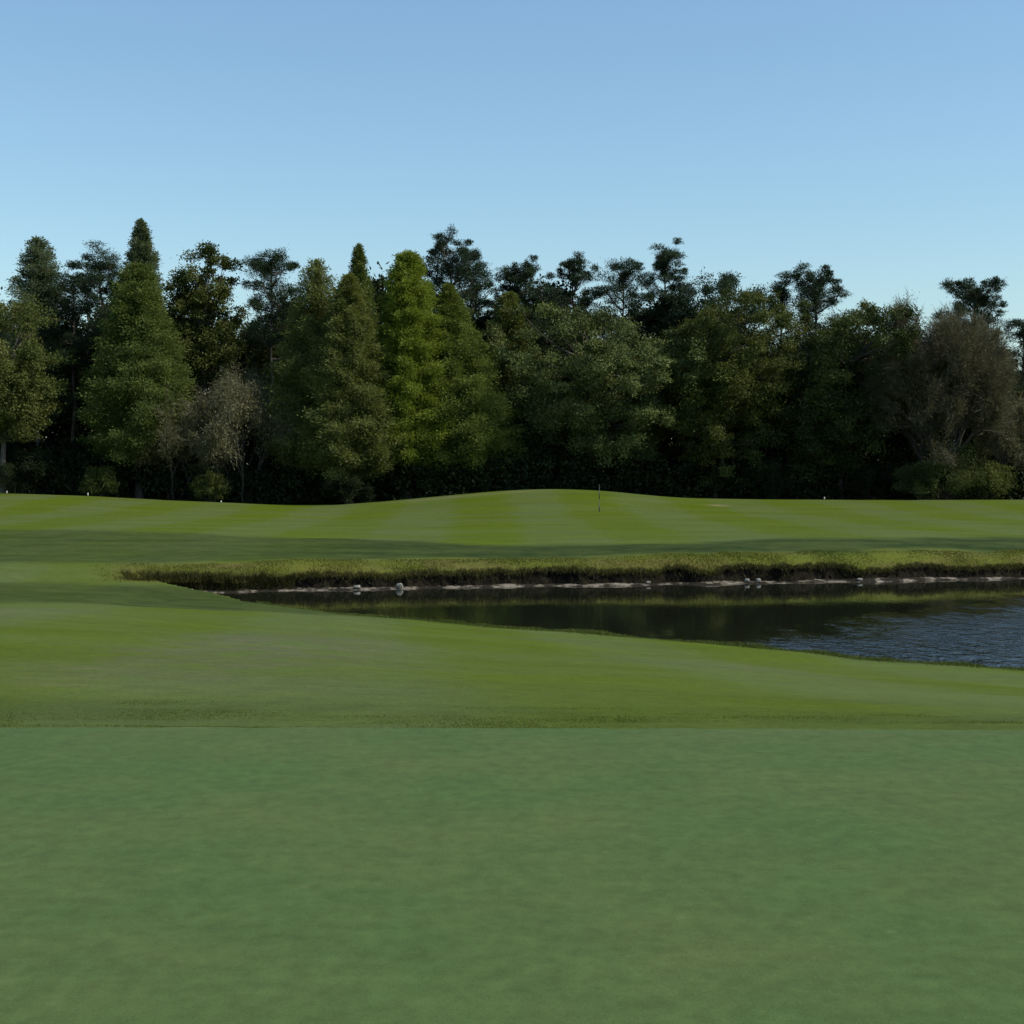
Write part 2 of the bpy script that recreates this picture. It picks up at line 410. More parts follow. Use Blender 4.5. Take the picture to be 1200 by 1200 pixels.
def bank_top(px):     # point on the turf lip above the far shore
    d = shore_f(px) + 1.25
    return ground_z(xpx(d, px), d, carve=False) + 0.20 * fbm(px / 22.0, px * 0, 81, 4)
def build_bank():
    pxs = np.linspace(168, 1700, 1500)
    df = shore_f(pxs); zt = bank_top(pxs)
    hgt = sstep(165, 215, pxs)
    # pale shore shelf
    prof = [(-0.5, -0.10), (0.0, 0.0), (0.15, 0.035), (0.42, 0.08), (0.7, 0.115), (0.95, 0.12)]
    vs = []
    for k, (s, h) in enumerate(prof):
        jit = 0.05 * fbm(pxs / 5.0, pxs * 0 + k, 40, 3)
        d = df + s + jit * 2; sh = 0.55 + 0.9 * (0.5 + fbm(pxs / 60.0, pxs * 0, 71, 2)).clip(0.05, 1.1)
        vs.append(np.stack([xpx(d, pxs), d, WL + h * sh + jit * (0.5 if k > 1 else 0)], -1))
    V = np.concatenate(vs); n = len(pxs); i = np.arange(len(V)).reshape(len(prof), n)
    Fq = np.stack([i[:-1, :-1], i[:-1, 1:], i[1:, 1:], i[1:, :-1]], -1).reshape(-1, 4)
    struct(link('shore', mesh_np('shore', V, Fq, soil_mat('pale shore sand', (0.022, 0.019, 0.013), (0.22, 0.19, 0.15), 1.5, .46, .62), smooth=True)), label='pale sand and shell strip along the far waterline')
    # eroded bank face, dark soil deepened to stand for its shade
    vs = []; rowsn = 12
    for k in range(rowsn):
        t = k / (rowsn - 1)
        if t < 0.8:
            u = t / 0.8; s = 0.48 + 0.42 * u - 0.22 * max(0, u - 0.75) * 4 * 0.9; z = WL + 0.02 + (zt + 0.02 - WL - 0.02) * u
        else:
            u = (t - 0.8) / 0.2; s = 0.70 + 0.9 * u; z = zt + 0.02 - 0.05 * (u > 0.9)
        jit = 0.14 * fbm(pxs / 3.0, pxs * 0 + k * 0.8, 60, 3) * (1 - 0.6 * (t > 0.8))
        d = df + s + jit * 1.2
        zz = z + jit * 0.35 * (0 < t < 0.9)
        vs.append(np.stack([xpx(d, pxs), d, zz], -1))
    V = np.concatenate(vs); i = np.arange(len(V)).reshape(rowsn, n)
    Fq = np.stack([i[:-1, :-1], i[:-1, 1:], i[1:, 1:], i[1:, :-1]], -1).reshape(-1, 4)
    struct(link('pond_bank', mesh_np('pond_bank', V, Fq, soil_mat('shade-darkened bank soil', (0.006, 0.005, 0.004), (0.020, 0.016, 0.010), 5.0), smooth=True)), label='dark eroded bank face below the grass lip')

# ------------------------------------------------------------------ blades and leaves
def unit(v): return v / np.maximum(np.linalg.norm(v, axis=-1, keepdims=True), 1e-9)
def cards(P, A, L, W, up=None):
    """diamond leaf cards: base P, axis A, length L, width W -> verts, quads"""
    n = len(P); A = unit(A)
    rnd = rng.normal(size=(n, 3)) if up is None else up
    B = unit(np.cross(A, rnd)); L = np.asarray(L)[:, None] * np.ones((n, 1)); W = np.asarray(W)[:, None] * np.ones((n, 1))
    Nn = np.cross(A, B)
    v = np.stack([P, P + A * L * .45 + B * W * .5 + Nn * W * .12, P + A * L, P + A * L * .45 - B * W * .5 + Nn * W * .12], 1).reshape(-1, 3)
    f = np.arange(4 * n).reshape(n, 4); return v, f
def blades(P, tip, W):
    n = len(P); side = unit(np.stack([rng.normal(size=n), rng.normal(size=n) * .5, np.zeros(n)], -1)) * W[:, None] * .5
    m = P * .5 + tip * .5 + np.array([0, 0, 1]) * (np.linalg.norm(tip - P, axis=1) * .12)[:, None]
    v = np.stack([P - side, P + side, m + side * .7, tip, m - side * .7], 1).reshape(-1, 3)
    i = np.arange(n)[:, None] * 5
    f = np.concatenate([i + np.array([[0, 1, 2, 4]]), i + np.array([[4, 2, 3, 3]])])
    return v, np.concatenate([i + np.array([[0, 1, 2]]), i + np.array([[0, 2, 4]]), i + np.array([[4, 2, 3]])], 1).reshape(-1, 3)

def build_bank_grass():
    # grass leaning and hanging over the lip of the far bank
    n = 22000
    px = rng.uniform(172, 1420, n); df = shore_f(px)
    s = 0.55 + np.abs(rng.normal(0, 0.35, n)); d = df + s
    x = xpx(d, px); zt = bank_top(px)
    clump = 0.5 + fbm(px / 6.0, px * 0, 90, 3)
    z = zt + 0.02 - 0.05 * (s < 0.7)
    L = rng.uniform(0.07, 0.22, n) * (0.6 + 0.9 * clump.clip(0, 1.2))
    hang = (s < 0.85) & (rng.random(n) < 0.45)
    P = np.stack([x, d, z], -1)
    dirv = np.stack([rng.normal(0, .45, n), -0.25 + rng.normal(0, .4, n), np.where(hang, rng.uniform(-1.1, 0.1, n), rng.uniform(.5, 1, n))], -1)
    tip = P + unit(dirv) * L[:, None]
    # big yellow tussocks round the tip of the pond
    q = 5200; pxt = 140 + 190 * rng.beta(1.4, 2.2, q); dt = shore_f(np.maximum(pxt, 191)) + rng.uniform(.1, 1.9, q); xt = xpx(dt, pxt)
    Pt = np.stack([xt, dt, np.maximum(ground_z(xt, dt, carve=False), WL + .15) - .05], -1)
    kt = fbm(pxt / 7.0, dt * 1.3, 19, 2) > -.12
    Pt = Pt[kt]; q = len(Pt)
    tipt = Pt + unit(np.stack([rng.normal(.1, .5, q), -.35 + rng.normal(0, .4, q), rng.uniform(.1, .9, q)], -1)) * rng.uniform(.12, .42, q)[:, None]
    # tussocks on the face and dead stems at the foot
    m = 7000
    px2 = np.concatenate([rng.uniform(175, 1420, m // 2), rng.uniform(175, 345, m // 2)]); df2 = shore_f(px2); t = rng.random(m) ** 0.8
    zt2 = bank_top(px2); z2 = WL + .12 + (zt2 - WL - .12) * t; d2 = df2 + .35 + .3 * t
    keep = (fbm(px2 / 4.0, t * 2, 33, 3) > 0.05) | (px2 < 345)
    P2 = np.stack([xpx(d2, px2), d2, z2], -1)
    dv2 = np.stack([rng.normal(0, .5, m), -0.5 + rng.normal(0, .3, m), rng.normal(-.1, .7, m)], -1)
    tip2 = P2 + unit(dv2) * rng.uniform(.1, .38, m)[:, None]
    P = np.concatenate([P, P2[keep]]); tip = np.concatenate([tip, tip2[keep]])
    P = np.concatenate([P, Pt]); tip = np.concatenate([tip, tipt])
    W = rng.uniform(.012, .035, len(P))
    v, f = blades(P, tip, W)
    tone = np.repeat((rng.random(len(P)) * .6 + .4 * (0.5 + fbm(P[:, 0] / 2.5, P[:, 1] / 2.5, 14, 3))).clip(0, 1), 3)
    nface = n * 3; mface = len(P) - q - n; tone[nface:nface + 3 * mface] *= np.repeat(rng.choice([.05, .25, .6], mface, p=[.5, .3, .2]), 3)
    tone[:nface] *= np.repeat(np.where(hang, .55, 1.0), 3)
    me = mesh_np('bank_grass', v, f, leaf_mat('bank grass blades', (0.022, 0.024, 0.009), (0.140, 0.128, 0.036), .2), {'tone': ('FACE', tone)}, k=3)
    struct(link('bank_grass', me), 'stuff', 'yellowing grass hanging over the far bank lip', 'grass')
    # yellow fringe turf above the bank
    n = 60000
    px = np.concatenate([rng.uniform(172, 1420, n), 165 + 62 * (rng.beta(2.2, 2.2, 5000) - .5) * 2]); n = len(px)
    df = np.where(px < 190, 61.0, shore_f(px)); s = 1.0 + rng.random(n) ** 1.2 * 2.9
    s[-5000:] = 2.4 + 2.6 * (rng.beta(2, 2, 5000) - .5) * 2 - 0.4 * np.abs(px[-5000:] - 165) / 60
    d = df + s; x = xpx(d, px)
    P = np.stack([x, d, ground_z(x, d) - .01], -1)
    keep = (P[:, 2] > WL + .25)
    P = P[keep]; n = len(P); px = px[keep]
    L = rng.uniform(.03, .12, n) * (0.7 + fbm(P[:, 0] / 1.5, P[:, 1] / 1.5, 8, 2)).clip(.3, 1.5)
    tip = P + unit(np.stack([rng.normal(-.1, .5, n), rng.normal(0, .5, n), np.ones(n)], -1)) * L[:, None]
    v, f = blades(P, tip, rng.uniform(.015, .04, n))
    tone = np.repeat((rng.random(n) * .5 + .5 * (0.5 + 1.2 * fbm(P[:, 0] / 4, P[:, 1] / 3, 15, 3))).clip(0, 1), 3)
    me = mesh_np('fringe_grass', v, f, leaf_mat('fringe grass blades', (0.066, 0.092, 0.014), (0.165, 0.160, 0.032), .3), {'tone': ('FACE', tone)}, k=3)
    struct(link('fringe_grass', me), 'stuff', 'yellow-green unmown grass strip above the far bank', 'grass')
    # taller grass on the lip of the near shore
    n = 26000
    px = rng.uniform(300, 1420, n); dn = shore_n(px); d = dn - np.abs(rng.normal(0, .28, n)); x = xpx(d, px)
    P = np.stack([x, d, ground_z(x, d) - .01], -1)
    L = rng.uniform(.03, .12, n) * (0.75 + 1.1 * fbm(x / .9, d / .9, 66, 3)).clip(.2, 1.6)
    tip = P + unit(np.stack([rng.normal(0, .5, n), rng.normal(.1, .5, n), np.ones(n)], -1)) * L[:, None]
    v, f = blades(P, tip, rng.uniform(.01, .022, n))
    tone = np.repeat((rng.random(n) * .6 + .4 * (0.5 + fbm(x / 2, d / 2, 35, 3))).clip(0, 1), 3)
    me = mesh_np('shore_grass', v, f, leaf_mat('shore grass blades', (0.040, 0.066, 0.014), (0.120, 0.140, 0.030), .3), {'tone': ('FACE', tone)}, k=3)
    struct(link('shore_grass', me), 'stuff', 'uneven grass along the near waterline', 'grass')
    # longer collar grass along the edge of the near green
    n = 90000
    y = 9.85 + rng.random(n) ** 1.3 * 2.4; x = rng.uniform(-1, 1, n) * (y * .36)
    y = np.maximum(y, GE(x) - .02)
    k = fbm(x / 1.8, y / .35, 77, 3) + .1 * fbm(x / .3, y / .1, 78, 2) > -.02
    x = x[k]; y = y[k]; n = len(x)
    P = np.stack([x, y, ground_z(x, y) - .004], -1)
    L = rng.uniform(.004, .013, n) * (1 - sstep(11.2, 12.2, y) * .7) * (0.8 + fbm(x / .7, y / .4, 55, 2)).clip(.4, 1.4)
    tip = P + unit(np.stack([rng.normal(0, .6, n), rng.normal(0, .6, n), np.ones(n)], -1)) * L[:, None]
    v, f = blades(P, tip, rng.uniform(.004, .008, n))
    tone = np.repeat((rng.random(n) * .6 + .4 * (0.5 + fbm(x / 1.5, y / .5, 25, 3))).clip(0, 1), 3)
    me = mesh_np('collar_grass', v, f, leaf_mat('collar grass blades', (0.074, 0.112, 0.016), (0.135, 0.165, 0.030), .38), {'tone': ('FACE', tone)}, k=3)
    struct(link('collar_grass', me), 'stuff', 'slightly longer grass collar behind the near green', 'grass')

# ------------------------------------------------------------------ trees
class Tubes:
    def __init__(s): s.v = []; s.f = []; s.n = 0
    def add(s, pts, rad, k=6):
        pts = np.asarray(pts, float); m = len(pts)
        t = np.gradient(pts, axis=0); t = unit(t)
        ref = np.array([0.31, 0.95, 0.05]) if abs(t[0, 2]) > .6 else np.array([0.05, 0.1, 1.0])
        a = unit(np.cross(t, ref)); b = np.cross(t, a)
        ang = np.arange(k) * 2 * np.pi / k
        ring = pts[:, None] + (a[:, None] * np.cos(ang)[None, :, None] + b[:, None] * np.sin(ang)[None, :, None]) * np.asarray(rad)[:, None, None]
        s.v.append(ring.reshape(-1, 3))
        i = np.arange(m - 1)[:, None] * k + np.arange(k)[None]; j = np.arange(m - 1)[:, None] * k + (np.arange(k)[None] + 1) % k
        s.f.append(np.stack([i, j, j + k, i + k], -1).reshape(-1, 4) + s.n); s.n += m * k
    def mesh(s, name, mat): return mesh_np(name, np.concatenate(s.v), np.concatenate(s.f), mat, smooth=True)

def curve(p0, p1, sag=0.0, wig=0.0, m=6):
    t = np.linspace(0, 1, m)[:, None]; p0 = np.asarray(p0, float); p1 = np.asarray(p1, float)
    p = p0 + (p1 - p0) * t; p[:, 2] += sag * np.sin(np.pi * t[:, 0])
    if wig: p[1:-1] += rng.normal(0, wig, (m - 2, 3))
    return p

def make_cypress(name, H, Rm, mat, bark, dens=1.0, base=0.14, bulge=0.8, lean=0.0, leafL=0.25, thin_top=0.0):
    T = Tubes()
    tr = curve((0, 0, -0.6), (lean, 0, H * .97), 0, H * .003, 12)
    T.add(tr, np.linspace(H * .016, .03, 12) * np.r_[1.7, 1.15, np.ones(10)], 8)
    nb = int(300 * dens); P = []; A = []; TN = []
    for k in range(nb):
        t = base + (1 - base) * (k + rng.random()) / nb * .985
        q = (t - base) / (1 - base)
        prof = (1 - q) ** bulge * (0.70 + 0.30 * min(1, q / 0.14)) * (1.06 if bulge < .5 else 1.16)
        ln = Rm * prof * rng.uniform(.80, 1.08) + .05
        az = k * 2.39996 + rng.normal(0, .35)
        el = rng.uniform(.08, .42) + .5 * q
        o = np.array([lean * t, 0, H * t]); dr = np.array([math.cos(az) * math.cos(el), math.sin(az) * math.cos(el), math.sin(el)])
        e = o + dr * ln; c = curve(o, e, -.05 * ln, 0, 4)
        if ln > .8: T.add(c, np.linspace(.018 + ln * .011, .01, 4), 3)
        m = int((34 + 170 * ln ** 1.1) * (1 - thin_top * q) * (0.6 + .8 * rng.random()))
        u = rng.random(m) ** .75
        pp = o + (e - o) * u[:, None] ; pp[:, 2] += -.05 * ln * np.sin(np.pi * u)
        sp = (.10 + .16 * ln * u * (1.15 - u) * 2)
        off = rng.normal(0, 1, (m, 3)) * sp[:, None]; off[:, 2] *= .55
        P.append(pp + off); A.append(dr * .7 + unit(off + 1e-6) * .7 + np.array([0, 0, -.25]) + rng.normal(0, .35, (m, 3)))
        TN.append(np.full(m, rng.normal(0, .14)) + rng.normal(.45, .11, m))
    # leader tip
    m = int(260 * (1 - .6 * thin_top)); h = H * (1 - .06 * rng.random(m)); P.append(np.stack([lean + rng.normal(0, 1, m) * (.05 + .12 * (H - h)), rng.normal(0, 1, m) * (.05 + .12 * (H - h)), h], -1)); A.append(rng.normal(0, .6, (m, 3)) + np.array([0, 0, .9])); TN.append(rng.normal(.5, .2, m))
    P = np.concatenate(P); A = np.concatenate(A); n = len(P)
    nr = unit(P * np.array([1, 1, 0]) + 1e-5) * .8 + np.array([0, 0, .45]) + rng.normal(0, .40, (n, 3))
    v, f = cards(P, A, up=nr, L=rng.uniform(.6, 1.25, n) * leafL, W=rng.uniform(.6, 1.2, n) * leafL * .42)
    return T.mesh('trunk', bark), mesh_np('crown', v, f, mat, {'tone': ('FACE', np.concatenate(TN).clip(0, 1))})

LEAF_N, LEAF_S = 2.5, 0.62
def clump_leaves(cen, rad, per, L, W, flat=.7, upb=.3, radial=.6, face=1.0):
    per = int(per * LEAF_N); L = L * LEAF_S; W = W * LEAF_S
    n = len(cen) * per
    c = np.repeat(cen, per, 0); r = np.repeat(rad, per)
    q = unit(rng.normal(size=(n, 3))); rr = rng.random(n) ** .45
    rr = np.where(rng.random(n) < .2, rr * rng.uniform(.9, 1.3, n), rr)
    ani = np.repeat(rng.uniform(.65, 1.45, (len(cen), 3)) * np.array([1, 1, flat]), per, 0)
    lump = 1 + .35 * np.sin(q[:, 0] * 5 + c[:, 2] * 3) * np.sin(q[:, 1] * 5 + c[:, 0] * 3) + .3 * np.sin(q[:, 2] * 6 + c[:, 1] * 5)
    P = c + q * ani * (r * rr * lump)[:, None]
    A = q * radial + rng.normal(0, .6, (n, 3)) + np.array([0, 0, upb])
    tone = np.repeat(rng.normal(0, .20, len(cen)), per) + rng.normal(.45, .12, n)
    nrm = q * .6 + np.array([0, 0, .75]) + rng.normal(0, .45 / max(face, .2), (n, 3))
    v, f = cards(P, A, up=nrm, L=rng.uniform(.6, 1.3, n) * L, W=rng.uniform(.7, 1.2, n) * W)
    return v, f, tone.clip(0, 1)

def make_pine(name, H, Rm, mat, bark, start=.6, nlimb=22, cl=(.6, 1.0), per=150, lean=0.0, flat_top=.5, gap=0.0):
    T = Tubes()
    tr = curve((0, 0, -.6), (lean, rng.normal(0, .4), H * .96), 0, H * .006, 10)
    T.add(tr, np.linspace(H * .0115, .06, 10), 8)
    cen = []; rad = []
    for k in range(nlimb):
        q = (k + rng.random() * .8) / nlimb; t = start + (1 - start) * q
        z = H * t * .96; j = np.interp(t * .96 * H, tr[:, 2], np.arange(10)); j0 = min(int(j), 8); o = tr[j0] + (tr[j0 + 1] - tr[j0]) * (j - j0)
        ln = Rm * (np.sin(np.pi * (.18 + .72 * q)) ** .8 * (1 - flat_top) + flat_top * (1 - q * .5)) * rng.uniform(.6, 1.1)
        az = k * 2.39996 + rng.normal(0, .4); el = rng.uniform(.0, .45) + q * .45
        e = o + np.array([math.cos(az) * math.cos(el), math.sin(az) * math.cos(el), math.sin(el)]) * ln
        c = curve(o, e, -.08 * ln, .06, 5); T.add(c, np.linspace(.05 + ln * .018, .025, 5), 5)
        ns = 4 + int(ln * 1.6)
        for i in range(ns):
            if rng.random() < gap: continue
            u = rng.uniform(.45, 1.0) if i else 1.0
            p = o + (e - o) * u + rng.normal(0, .6, 3) * np.array([1, 1, .6]); p[2] += .35
            T.add(curve(o + (e - o) * max(0, u - .2), p, 0, .03, 3), [.035, .025, .012], 3)
            r_ = rng.uniform(*cl) * (0.75 + .25 * (1 - q))
            if cen and np.min(np.linalg.norm((np.array(cen) - p) * np.array([1, 1, 1.25]), axis=1) / (np.array(rad) + r_)) < .72: continue
            cen.append(p); rad.append(r_)
    top = tr[-1]
    for i in range(3): cen.append(top + rng.normal(0, .5, 3) * np.array([1, 1, .5]) + np.array([0, 0, -.1 - i * .3])); rad.append(cl[0])
    # dead stubs lower on the trunk
    for k in range(7):
        t = rng.uniform(.3, start); o = np.array([lean * t, 0, H * t]); az = rng.uniform(0, 6.28)
        T.add(curve(o, o + np.array([math.cos(az), math.sin(az), .2]) * rng.uniform(.6, 1.8), -.1, .05, 4), [.05, .04, .03, .015], 4)
    v, f, tone = clump_leaves(np.array(cen), np.array(rad), int(per * 1.25), .34, .10, .68, .35, .9)
    return T.mesh('trunk', bark), mesh_np('crown', v, f, mat, {'tone': ('FACE', tone)})

def make_broadleaf(name, H, Rm, mat, bark, ncl=150, cl=(.9, 1.6), per=190, base=.25, shape=1.0, L=.34, trunks=1, holes=0.0, lobes=7, asym=0.0, tpow=1.0):
    T = Tubes(); cen = []; rad = []
    zc = H * (base + 1) / 2; hz = H * (1 - base) / 2
    lob = unit(rng.normal(size=(lobes, 3)) + np.array([0, 0, .35])); lamp = rng.uniform(.12, .30, lobes)
    hubs = []
    for b in range(trunks):
        lx = rng.normal(0, .5) * (trunks > 1); top = np.array([lx + rng.normal(0, .4), rng.normal(0, .4), H * (.62 + .1 * rng.random())])
        tr = curve((lx * .4, 0, -.6), top, 0, .12, 8); T.add(tr, np.linspace(H * .017 / trunks ** .5, .09, 8) * np.r_[1.5, np.ones(7)], 8)
        for i in range(2, 8): hubs.append(tr[i])
    hubs = np.array(hubs)
    tries = 0
    while len(cen) < ncl and tries < ncl * 6:
        tries += 1
        q = unit(rng.normal(size=3)); ext = 0.78 + sum(a * max(0, float(q @ l)) ** 4 for a, l in zip(lamp, lob))
        rr = rng.random() ** .42 * ext
        p = np.array([q[0] * Rm * rr, q[1] * Rm * rr, 0]); zz = q[2] * rr
        if 0 < zz < .97: p[:2] *= min(1.6, math.sqrt((1 - zz ** 3.2) / (1 - zz * zz)))
        if zz < 0: p[:2] *= (1 - .25 * zz * zz)
        if shape != 1.0 and zz > 0: p[:2] *= (1 - zz) ** (shape - 1) if zz < 1 else .2
        p[0] += asym * zz
        p[2] = zc + zz * hz
        if rng.random() < holes: continue
        cen.append(p); rad.append(rng.uniform(*cl) * (.8 + .2 * (1 - rr)))
    cen = np.array(cen); rad = np.array(rad)
    # trim the crown to its height and spread
    zt = np.percentile(cen[:, 2] + rad * .75, 98.5); zb = cen[:, 2].min(); cen[:, 2] = zb + (cen[:, 2] - zb) * min(1.06, (H - zb) / (zt - zb))
    cen[:, 2] = np.minimum(cen[:, 2], H - rad * .55)
    cen[:, 0] *= min(1.15, Rm / np.percentile(np.abs(cen[:, 0]) + rad * .6, 96))
    for p in cen[::3]:
        d = np.linalg.norm((hubs - p) * np.array([1, 1, 1.4]) + np.array([0, 0, .8]), axis=1); h = hubs[np.argmin(d + rng.random(len(d)) * 1.5)]
        T.add(curve(h, p, -.06 * np.linalg.norm(p - h), .12, 5), np.linspace(.05 + .013 * np.linalg.norm(p - h), .015, 5), 4)
    v, f, tone = clump_leaves(cen, rad, per, L, L * .62, .75, .1, .45); tone = tone ** tpow
    return T.mesh('trunk', bark), mesh_np('crown', v, f, mat, {'tone': ('FACE', tone)})

def make_twiggy(name, H, Rm, mat, bark, moss=6000, base=.2, stems=4, depth=5, droop=0.0, L=.22):
    """thin-twigged tree, nearly leafless: branching skeleton ending in fine twigs and buds or moss"""
    T = Tubes(); tips = []; TP = []; TA = []; TL = []
    zc = H * .5
    def inside(p):
        zz = (p[2] - H * (base + 1) / 2) / (H * (1 - base) / 2); zz = zz if zz > 0 else .55 * zz; return (p[0] ** 2 + p[1] ** 2) / (Rm * Rm) + zz * zz
    def grow(p, d, ln, r, lev):
        e = p + d * ln; c = curve(p, e, 0, ln * .03, 4)
        T.add(c, np.linspace(r, r * .62, 4), 5 if lev < 2 else 3)
        if lev >= 2: tips.append(((p + e) / 2, d))
        if lev >= depth or inside(e) > 1.05:
            tips.append((e, d)); return
        k = 3 if lev < 3 else int(rng.integers(2, 5))
        for i in range(k):
            nd = unit(d + rng.normal(0, .42, 3) + np.array([e[0] / Rm * .25, e[1] / Rm * .25, .12 - droop * (lev / depth)]))
            grow(e - d * ln * rng.uniform(0, .35), nd, ln * rng.uniform(.62, .86), r * .6, lev + 1)
    for s in range(stems):
        az = s * 6.283 / stems + rng.normal(0, .3)
        grow(np.array([math.cos(az) * .25, math.sin(az) * .25, -.3]), unit(np.array([math.cos(az) * .5, math.sin(az) * .5, 1.0])), H * .215, H * .009, 0)
    for e, d in tips:
        n = 9
        TP.append(e - d * rng.random((n, 1)) * 1.0); TA.append(d + rng.normal(0, .6, (n, 3)) + np.array([0, 0, .1 - droop])); TL.append(rng.uniform(.5, 1.3, n))
    TP = np.concatenate(TP); TA = np.concatenate(TA); TL = np.concatenate(TL)
    sc = np.array([Rm / np.percentile(np.abs(TP[:, 0]), 97), Rm / np.percentile(np.abs(TP[:, 1]), 97), H / np.percentile(TP[:, 2], 99.3)])
    TP = TP * sc; T.v = [q_ * sc for q_ in T.v]
    W = np.full(len(TP), .035)
    tone = [rng.normal(.4, .2, len(TP))]
    if moss:
        i = rng.integers(0, len(TP), moss)
        P2 = TP[i] + rng.normal(0, .5, (moss, 3)); A2 = rng.normal(0, .6, (moss, 3)) + np.array([0, 0, .1 - droop * 2])
        TP = np.concatenate([TP, P2]); TA = np.concatenate([TA, A2]); TL = np.concatenate([TL, rng.uniform(.6, 1.3, moss) * L]); W = np.concatenate([W, np.full(moss, L * .4)])
        tone.append(rng.normal(.5, .22, moss) + .3 * fbm(P2[:, 0] / 1.5, P2[:, 2] / 1.5, 3, 2))
    v, f = cards(TP, TA, TL, W)
    return T.mesh('trunk', bark), mesh_np('crown', v, f, mat, {'tone': ('FACE', np.concatenate(tone).clip(0, 1))})

def make_shrub(name, H, Rm, mat, bark, ncl=40, per=170, L=.26):
    T = Tubes(); cen = []
    for k in range(ncl):
        q = unit(rng.normal(size=3)); rr = rng.random() ** .4
        cen.append([q[0] * Rm * rr, q[1] * Rm * rr, H * (.5 + .42 * q[2] * rr) + rng.normal(0, .1)])
    cen = np.array(cen)
    for p in cen[::3]: T.add(curve((rng.normal(0, .15), rng.normal(0, .15), -.3), p, 0, .06, 5), np.linspace(.06, .015, 5), 4)
    v, f, tone = clump_leaves(cen, rng.uniform(.35, .7, ncl) * H * .32, per, L, L * .5, .85, .3, .5)
    return T.mesh('trunk', bark), mesh_np('crown', v, f, mat, {'tone': ('FACE', tone)})

M_BARKG = bark_mat('grey bark', (0.05, 0.043, 0.036), (0.125, 0.112, 0.096))
M_BARKP = bark_mat('pine bark', (0.045, 0.032, 0.024), (0.12, 0.085, 0.062))
M_BARKD = bark_mat('dark bark', (0.03, 0.026, 0.02), (0.075, 0.063, 0.05))
M_TWIG  = bark_mat('twig bark', (0.022, 0.020, 0.016), (0.056, 0.050, 0.040))
L_CYBR = leaf_mat('bright cypress leaf', (0.115, 0.160, 0.020), (0.230, 0.280, 0.042), .32)
L_CYMD = leaf_mat('cypress leaf', (0.072, 0.104, 0.026), (0.155, 0.190, 0.050), .28)
L_CYYG = leaf_mat('yellow-green cypress leaf', (0.086, 0.122, 0.026), (0.180, 0.215, 0.048), .30)
L_CYOL = leaf_mat('olive cypress leaf', (0.092, 0.112, 0.032), (0.180, 0.200, 0.058), .30)
L_CYPL = leaf_mat('pale cypress leaf', (0.070, 0.098, 0.052), (0.140, 0.175, 0.092), .34)
L_PINE = leaf_mat('pine needles', (0.016, 0.030, 0.014), (0.046, 0.070, 0.034), .15, (1.1, 1.1, .8))
L_OAK  = leaf_mat('oak leaf', (0.016, 0.028, 0.008), (0.098, 0.122, 0.036), .18)
L_OAKP = leaf_mat('flowering oak leaf', (0.014, 0.024, 0.008), (0.195, 0.230, 0.078), .18)
L_GUM  = leaf_mat('sweetgum leaf', (0.030, 0.046, 0.012), (0.145, 0.158, 0.042), .25)
L_BUSH = leaf_mat('sunlit leaf', (0.058, 0.082, 0.020), (0.185, 0.195, 0.060), .3)
L_MOSS = leaf_mat('grey moss', (0.098, 0.094, 0.048), (0.220, 0.210, 0.120), .25, (1.1, 1.0, .7))
L_BUD  = leaf_mat('brown buds', (0.078, 0.073, 0.044), (0.162, 0.150, 0.090), .25, (1.1, 1.0, .7))
L_DARK = leaf_mat('shade leaf', (0.010, 0.016, 0.007), (0.034, 0.046, 0.016), .15)  # leaf colour lowered to stand for shade in the wood and undergrowth

def plant(name, fn, px, d, ytop, label, cat='tree', group='trees along the far edge of the course', width_px=None, sink=0.0, **kw):
    x = xpx(d, px); zg = float(ground_z(np.array([x]), np.array([d]))[0])
    H = zpx(d, ytop) - zg; Rm = width_px * d / F / 2
    e = thing(name, label, cat, (x, d, zg), group)
    t, c = fn(name, H, Rm, **kw)
    link('trunk' if cat == 'tree' else 'stem', t, e); link('crown' if cat == 'tree' else 'foliage', c, e)
    return e

